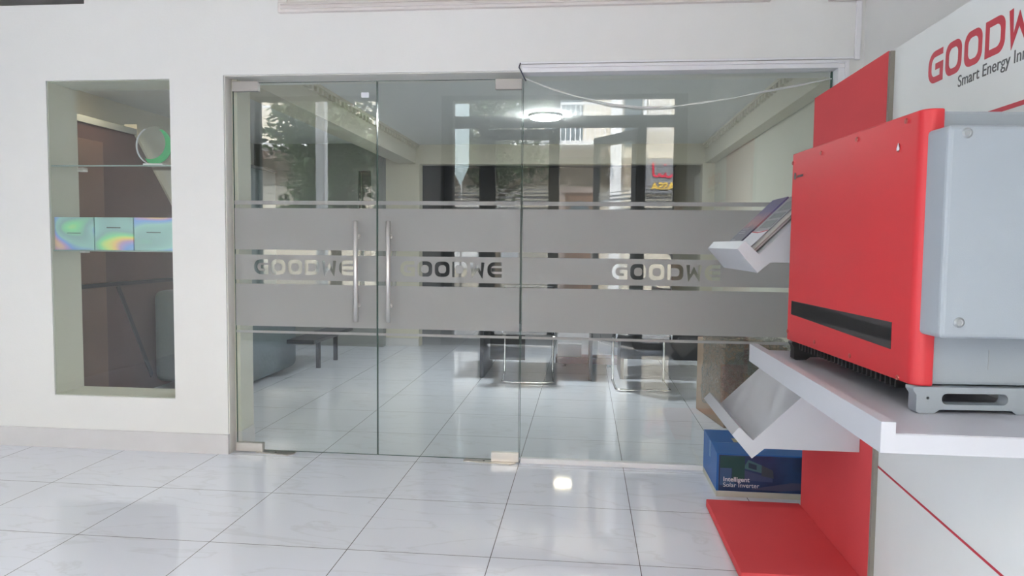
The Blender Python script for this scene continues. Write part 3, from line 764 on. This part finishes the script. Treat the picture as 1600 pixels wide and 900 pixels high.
# pale blue cabinet by the grey wall
cbt = thing('cabinet', 'pale blue tall cabinet against the office left wall', 'cabinet', (-3.85, 8.0, 0))
MB().box(-4.078, -3.80, 7.45, 8.44, 0, 2.12, bevel=.005).build('carcass', pbr('pale_blue_laminate', (.36, .42, .43), .4), cbt)
MB().box(-3.80, -3.792, 7.47, 7.94, .05, 2.10).build('cabinet_door', pbr('pale_blue_door_laminate', (.38, .44, .45), .4), cbt)
MB().box(-3.80, -3.792, 7.96, 8.42, .05, 2.10).build('cabinet_door', pbr('pale_blue_door_laminate', (.38, .44, .45), .4), cbt)
MB().box(-4.078, -3.78, 7.44, 8.445, 2.12, 2.15, bevel=.003).build('top_board', M_greywall, cbt)

# narrow green window in the grey wall
wg = struct(frame_rect(MB(), -2.76, -2.60, .9, 2.15, 8.47, 8.52, .012, .002), 'window_7', M_alu)
MB().box(-2.748, -2.612, 8.49, 8.496, .912, 2.138).build('pane', M_sglass, wg)

# sofa
sf = thing('sofa', 'teal grey upholstered sofa at the left of the office, end side showing', 'sofa', (-3.4, 6.3, 0))
def soft(mb_box, parent, nm, lev=2):
    o = mb_box.build(nm, M_sofa, parent)
    for p in o.data.polygons: p.use_smooth = True
    return o
soft(MB().box(-3.67, -3.16, 5.95, 6.78, .06, .40, bevel=.04, seg=4), sf, 'seat_base')
soft(MB().box(-3.66, -3.17, 5.98, 6.80, .40, .50, bevel=.045, seg=4), sf, 'seat_cushion')
soft(MB().box(-3.67, -3.10, 5.68, 5.95, .06, .85, bevel=.07, seg=4), sf, 'backrest')
soft(MB().box(-3.14, -2.86, 5.70, 6.84, .03, .66, bevel=.08, seg=5), sf, 'armrest')
tb = thing('coffee_table', 'low dark coffee table on the floor beside the sofa', 'table', (-2.65, 7.0, 0))
MB().box(-2.80, -2.53, 6.42, 7.55, .31, .35, bevel=.006).build('table_top', M_desk, tb)
for y in (6.9, 7.4): MB().box(-2.70, -2.66, y, y + .03, 0, .31).build('leg', M_black, tb)

# two desks with panels
dk = thing('office_desk', 'dark office desk facing the glass, left one with a solid end panel', 'desk', (-.4, 7.0, 0), group='dark desks in the office')
MB().box(-.98, .10, 6.62, 7.32, .72, .75, bevel=.003).build('desk_top', M_desk, dk)
MB().box(-.98, -.945, 6.64, 7.30, 0, .72).build('side_panel', M_desk, dk)
MB().box(.05, .085, 6.64, 7.30, 0, .72).build('side_panel', M_desk, dk)
MB().box(-.93, -.58, 7.0, 7.02, .12, .72).build('modesty_panel', M_desk, dk)
dk2 = thing('office_desk', 'dark office desk on the right behind the nearer chrome chair', 'desk', (.9, 6.9, 0), group='dark desks in the office')
MB().box(.35, 1.42, 6.75, 7.4, .72, .75, bevel=.003).build('desk_top', M_desk, dk2)
MB().box(.35, .385, 6.77, 7.38, 0, .72).build('side_panel', M_desk, dk2)
MB().box(1.38, 1.415, 6.77, 7.38, 0, .72).build('side_panel', M_desk, dk2)
MB().box(.385, 1.38, 7.0, 7.02, .16, .72).build('modesty_panel', M_desk, dk2)
fr2 = thing('foot_rest', 'low maroon board on the office floor between the desks', 'foot rest', (.03, 7.4, 0))
MB().box(-.29, .36, 7.40, 7.62, .03, .10, bevel=.004).build('board', M_maroon, fr2)
for x in (-.2, .27): MB().box(x - .02, x + .02, 7.43, 7.59, 0, .03).build('runner', M_black, fr2)
pp = MB().box(-.27, -.02, 7.42, 7.56, .1002, .23, bevel=.002).build('paper_stack', M_paper)
tag(pp, 'white stack of paper standing on the low maroon board', 'paper')
pp = MB().prism([(.16, .100), (.70, .105), (.42, .15), (.155, .24)], 'y', 7.66, 7.68)
tag(pp.build('leaning_sheet', M_paper), 'pointed white sheet leaning behind the low maroon board', 'paper')

# cantilever chairs, seen from behind
def make_chair(lab, x, y, rz):
    c = thing('cantilever_chair', lab, 'chair', (x, y, 0), rz, 'chrome cantilever chairs at the desks')
    W = .235
    def rc(p0, p1, p2, r=.05, n=5):
        p0, p1, p2 = map(Vector, (p0, p1, p2)); a = p1 + (p0 - p1).normalized() * r; b = p1 + (p2 - p1).normalized() * r
        return [tuple(a.lerp(p1, t).lerp(p1.lerp(b, t), t)) for t in [i / n for i in range(n + 1)]]
    P = [(-W, .46, .44)]
    key = [(-W, .05, .44), (-W, .46, .44), (-W, .44, .013), (-W, .0, .013), (W, .0, .013), (W, .44, .013), (W, .46, .44), (W, .05, .44)]
    path = [key[0]]
    for i in range(1, len(key) - 1): path += rc(key[i - 1], key[i], key[i + 1])
    path.append(key[-1])
    MB().tube(path, .012, 12).build('sled_frame', M_chrome, c, local=True)
    MB().tube([(-W, .05, .44), (-W, .02, .5), (-W, -.02, .85)], .012, 10).build('back_tube', M_chrome, c, local=True)
    MB().tube([(W, .05, .44), (W, .02, .5), (W, -.02, .85)], .012, 10).build('back_tube', M_chrome, c, local=True)
    MB().box(-.24, .24, .02, .48, .445, .50, bevel=.02, seg=3).build('seat', M_blackfab, c, local=True)
    MB().box(-.23, .23, -.03, .03, .56, .90, bevel=.02, seg=3).build('backrest', M_blackfab, c, local=True)
    return c
make_chair('chrome cantilever chair with black seat in front of the left desk', -.50, 6.41, math.radians(4))
make_chair('chrome cantilever chair with black seat, the one nearer the brown carton', .525, 6.20, math.radians(2))

# carton wrapped in clear plastic film
ct = thing('wrapped_carton', 'brown cardboard carton wrapped in crumpled clear plastic behind the fixed glass', 'box', (1.15, 5.3, 0), 0)
Pc = [(.985, 5.03), (.885, 5.62), (1.31, 5.68), (1.42, 5.09)]
MB().prism(Pc, 'z', 0, .57, bevel=.006).build('carton', M_card, ct)
def crumple(cx, cy, cz, sx, sy, sz, seed, n=3):
    t = bmesh.new(); bmesh.ops.create_icosphere(t, subdivisions=n, radius=1)
    rnd = random.Random(seed)
    for v in t.verts:
        k = 1 + rnd.uniform(-.16, .16)
        v.co = Vector((cx + v.co.x * sx * k, cy + v.co.y * sy * k, cz + v.co.z * sz * k))
    return t
def wrap_mat():
    m, n, l = newmat('crumpled_clear_plastic'); b = n['Principled BSDF']
    b.inputs['Base Color'].default_value = (.42, .42, .40, 1); b.inputs['Roughness'].default_value = .15; b.inputs['Specular IOR Level'].default_value = 1.0
    tc = n.new('ShaderNodeTexCoord'); nz = n.new('ShaderNodeTexNoise'); nz.inputs['Scale'].default_value = 22; nz.inputs['Distortion'].default_value = 2.5; l.new(tc.outputs['Object'], nz.inputs['Vector'])
    bp = n.new('ShaderNodeBump'); bp.inputs['Strength'].default_value = 1; bp.inputs['Distance'].default_value = .05; l.new(nz.outputs['Fac'], bp.inputs['Height']); l.new(bp.outputs[0], b.inputs['Normal'])
    t = n.new('ShaderNodeBsdfTransparent'); mr = n.new('ShaderNodeMapRange'); mr.inputs[1].default_value = .35; mr.inputs[2].default_value = .65; mr.inputs[3].default_value = .10; mr.inputs[4].default_value = .62
    l.new(nz.outputs['Fac'], mr.inputs[0]); mx = n.new('ShaderNodeMixShader'); l.new(mr.outputs[0], mx.inputs[0]); l.new(t.outputs[0], mx.inputs[1]); l.new(b.outputs[0], mx.inputs[2])
    l.new(mx.outputs[0], n['Material Output'].inputs[0]); return m
wrap_m = wrap_mat()
wr = MB().prism([(.97, 5.005), (.90, 5.45), (1.0, 5.66), (1.31, 5.70), (1.44, 5.07)], 'z', .10, .605)
bmesh.ops.triangulate(wr.bm, faces=wr.bm.faces[:])
bmesh.ops.subdivide_edges(wr.bm, edges=wr.bm.edges[:], cuts=9, use_grid_fill=True)
rw = random.Random(8)
for v in wr.bm.verts: v.co += Vector((rw.uniform(-.014, .014), rw.uniform(-.016, .008), rw.uniform(-.014, .02)))
for a in ((1.03, 5.0, .36, .075, .03, .12, 1), (1.16, 5.0, .47, .12, .03, .09, 2)): wr.merge(crumple(*a))
wr.build('plastic_wrap', wrap_m, ct)
bag = MB().merge(crumple(1.03, 5.28, .712, .10, .12, .06, 9, 3))
tag(bag.build('dark_bag', pbr('dark_blue_grey_cloth', (.06, .075, .10), .7)), 'dark bundled bag lying on top of the plastic wrapped carton', 'bag')

# ------------------------------------------------------------------ street outside the shopfront
struct(MB().box(-16, 14, -4.2, -.95, -.16, -.02), 'ground_pavement', M_pave)
struct(MB().box(-16, 14, -9.1, -4.2, -.3, -.12), 'ground_street', M_asphalt)
YB = -8.9
bd = thing('apartment_building', 'cream stuccoed apartment building with white balcony across the street', 'building', (0, YB, 0))
MB().box(-13, .50, YB - 3, YB, -.15, 2.69).box(.50, 9, YB - 3, YB, -.15, 2.69).box(-13, 9, YB - 3, YB, 3.34, 10).build('wall', M_facade, bd)
MB().box(-13, 9, YB - 3, YB + .03, 2.69, 3.34).build('stucco_band', M_stucco, bd)
MB().box(-13, .5, YB - .01, YB + .12, 3.34, 3.52).build('pink_band', M_pinkband, bd)
MB().box(-9, .5, YB - .01, YB + .9, 3.52, 3.62).build('balcony_slab', M_whitefac, bd)
rl_ = MB().box(-9, .5, YB + .84, YB + .88, 4.42, 4.47)
x = -5.0
while x < .48: rl_.box(x, x + .025, YB + .85, YB + .87, 3.62, 4.42); x += .11
rl_.build('balcony_railing', M_railing, bd)
MB().box(.55, .80, YB, YB + .35, 0, 10).build('white_column', M_whitefac, bd)
MB().box(.88, 1.28, YB, YB + .02, 3.6, 6).build('window', M_winglass, bd)
MB().box(1.30, 1.36, YB, YB + .3, 2.9, 8).build('downpipe', M_whitefac, bd)
w_ = MB()
for i in range(9): w_.box(1.4 + i * .06, 1.42 + i * .06, YB + .3, YB + .32, 3.9, 5)
w_.build('balcony_grille', M_railing, bd)
for x in (-3.6, -1.0):
    MB().box(x, x + .9, YB, YB + .03, 3.65, 5.7).build('window', M_winglass, bd)
MB().box(-.62, .30, YB, YB + .05, -.15, 2.66).build('door_frame', M_pinkband, bd)
dd = MB().box(-.48, .18, YB + .05, YB + .08, -.15, 2.52).build('street_door', M_brdoor, bd)
MB().prism([(-.42, 1.95)] + [(-.15 + .27 * math.cos(a * PI / 10), 1.95 + .38 * math.sin(a * PI / 10)) for a in range(10, -1, -1)][1:], 'y', YB + .08, YB + .10).build('fanlight', M_winglass, dd)
MB().box(-3.6, -1.6, YB, YB + .04, .7, 2.2).build('shutter', M_whitefac, bd)
MB().box(2.6, 5.0, YB, YB + .04, 0, 2.4).build('shutter', M_whitefac, bd)
# shop sign across the street
sg = thing('shop_sign', 'grey street shop sign with red script above yellow capital letters', 'sign', (1.75, YB + .3, 0))
MB().box(1.36, 2.75, YB + .10, YB + .16, 2.50, 3.30, bevel=.01).build('sign_board', M_signbg, sg)
# seen from the shop this reads left to right along -x
text('ASSA', .24, .02, axes((2.05, YB + .17, 2.58), (-1, 0, 0), (0, 0, 1)), bold=.008).build('yellow_lettering', M_signyel, sg)
sc = []
sc.append(stroke([(0, .05)] + arc(.10, .08, .07, 200, 350, 6) + arc(.24, .10, .07, 190, 350, 6) + arc(.38, .10, .07, 190, 360, 6) + [(.46, .36)], .045))
sc.append([(.18 + .03 * math.cos(k), .30 + .03 * math.sin(k)) for k in range(6)])
flat(sc, .02, axes((2.0, YB + .17, 2.86), (-1, 0, 0), (0, 0, 1))).build('red_script', M_signred, sg)

bn = thing('pointed_banner', 'pale blue pointed cloth banner hanging on a pole in the street', 'banner', (-1.95, -5.2, 0))
MB().tube([(-2.36, -5.24, -.12), (-2.36, -5.24, 3.9)], .02, 10).build('pole', M_steelflat, bn)
MB().prism([(-2.52, 3.9), (-2.2, 3.9), (-2.2, 2.75), (-2.36, 2.38), (-2.52, 2.70)], 'y', -5.205, -5.195).build('cloth', M_banner, bn)

def tree(x, y, h, rx, rz_, n, seed, lab):
    t = thing('street_tree', lab, 'tree', (x, y, -.12), group='trees along the street')
    rnd = random.Random(seed)
    pts = [(x + .06 * math.sin(i), y + .05 * math.cos(i * 2), -.12 + h * .72 * i / 6) for i in range(7)]
    m = MB().tube(pts, [.12 - .012 * i for i in range(7)], 10)
    for k in range(6):
        a = rnd.uniform(0, 2 * PI); z = h * rnd.uniform(.38, .65)
        m.tube([(x, y, z), (x + .5 * rx * math.cos(a), y + .5 * rx * math.sin(a), z + .4), (x + .85 * rx * math.cos(a), y + .85 * rx * math.sin(a), z + .9)], [.05, .03, .012], 6)
    m.build('trunk', M_bark, t)
    lf = bmesh.new(); cz = h * .68
    cl = [(x + rnd.uniform(-rx, rx) * .75, y + rnd.uniform(-rx, rx) * .75, cz + rnd.uniform(-rz_, rz_) * .8) for _ in range(26)]
    for i in range(n):
        c = rnd.choice(cl); s = rnd.uniform(.05, .10)
        d = Vector((rnd.gauss(0, 1), rnd.gauss(0, 1), rnd.gauss(0, 1))).normalized() * rnd.random() ** .4 * .55
        p = Vector(c) + d; u = Vector((rnd.gauss(0, 1), rnd.gauss(0, 1), rnd.gauss(0, .6))).normalized(); v = u.cross(Vector((rnd.gauss(0, 1), rnd.gauss(0, 1), rnd.gauss(0, 1)))).normalized()
        q = [lf.verts.new(p + u * s), lf.verts.new(p + v * s * .45), lf.verts.new(p - u * s), lf.verts.new(p - v * s * .45)]
        lf.faces.new(q)
    b = MB(); b.merge(lf); b.build('foliage', M_leaf, t)
tree(-4.6, -4.5, 5.0, 1.4, 1.9, 9000, 1, 'leafy green street tree standing just outside the wide shopfront window')
ps = thing('street_post', 'white painted post on the pavement outside the wide shopfront window', 'post', (-3.83, -1.95, -.02))
MB().box(-3.90, -3.765, -2.02, -1.89, .0, 3.7, bevel=.01).build('shaft', M_whitefac, ps)
MB().box(-3.95, -3.715, -2.07, -1.84, -.02, 0.0, bevel=.004).build('foot_plate', M_steelflat, ps)
tree(-1.9, -6.6, 5.4, 1.2, 1.3, 4200, 2, 'leafy green street tree behind the pale blue banner')
tree(-8.2, -4.9, 5.0, 1.3, 1.5, 3600, 3, 'leafy green street tree farthest along the pavement')
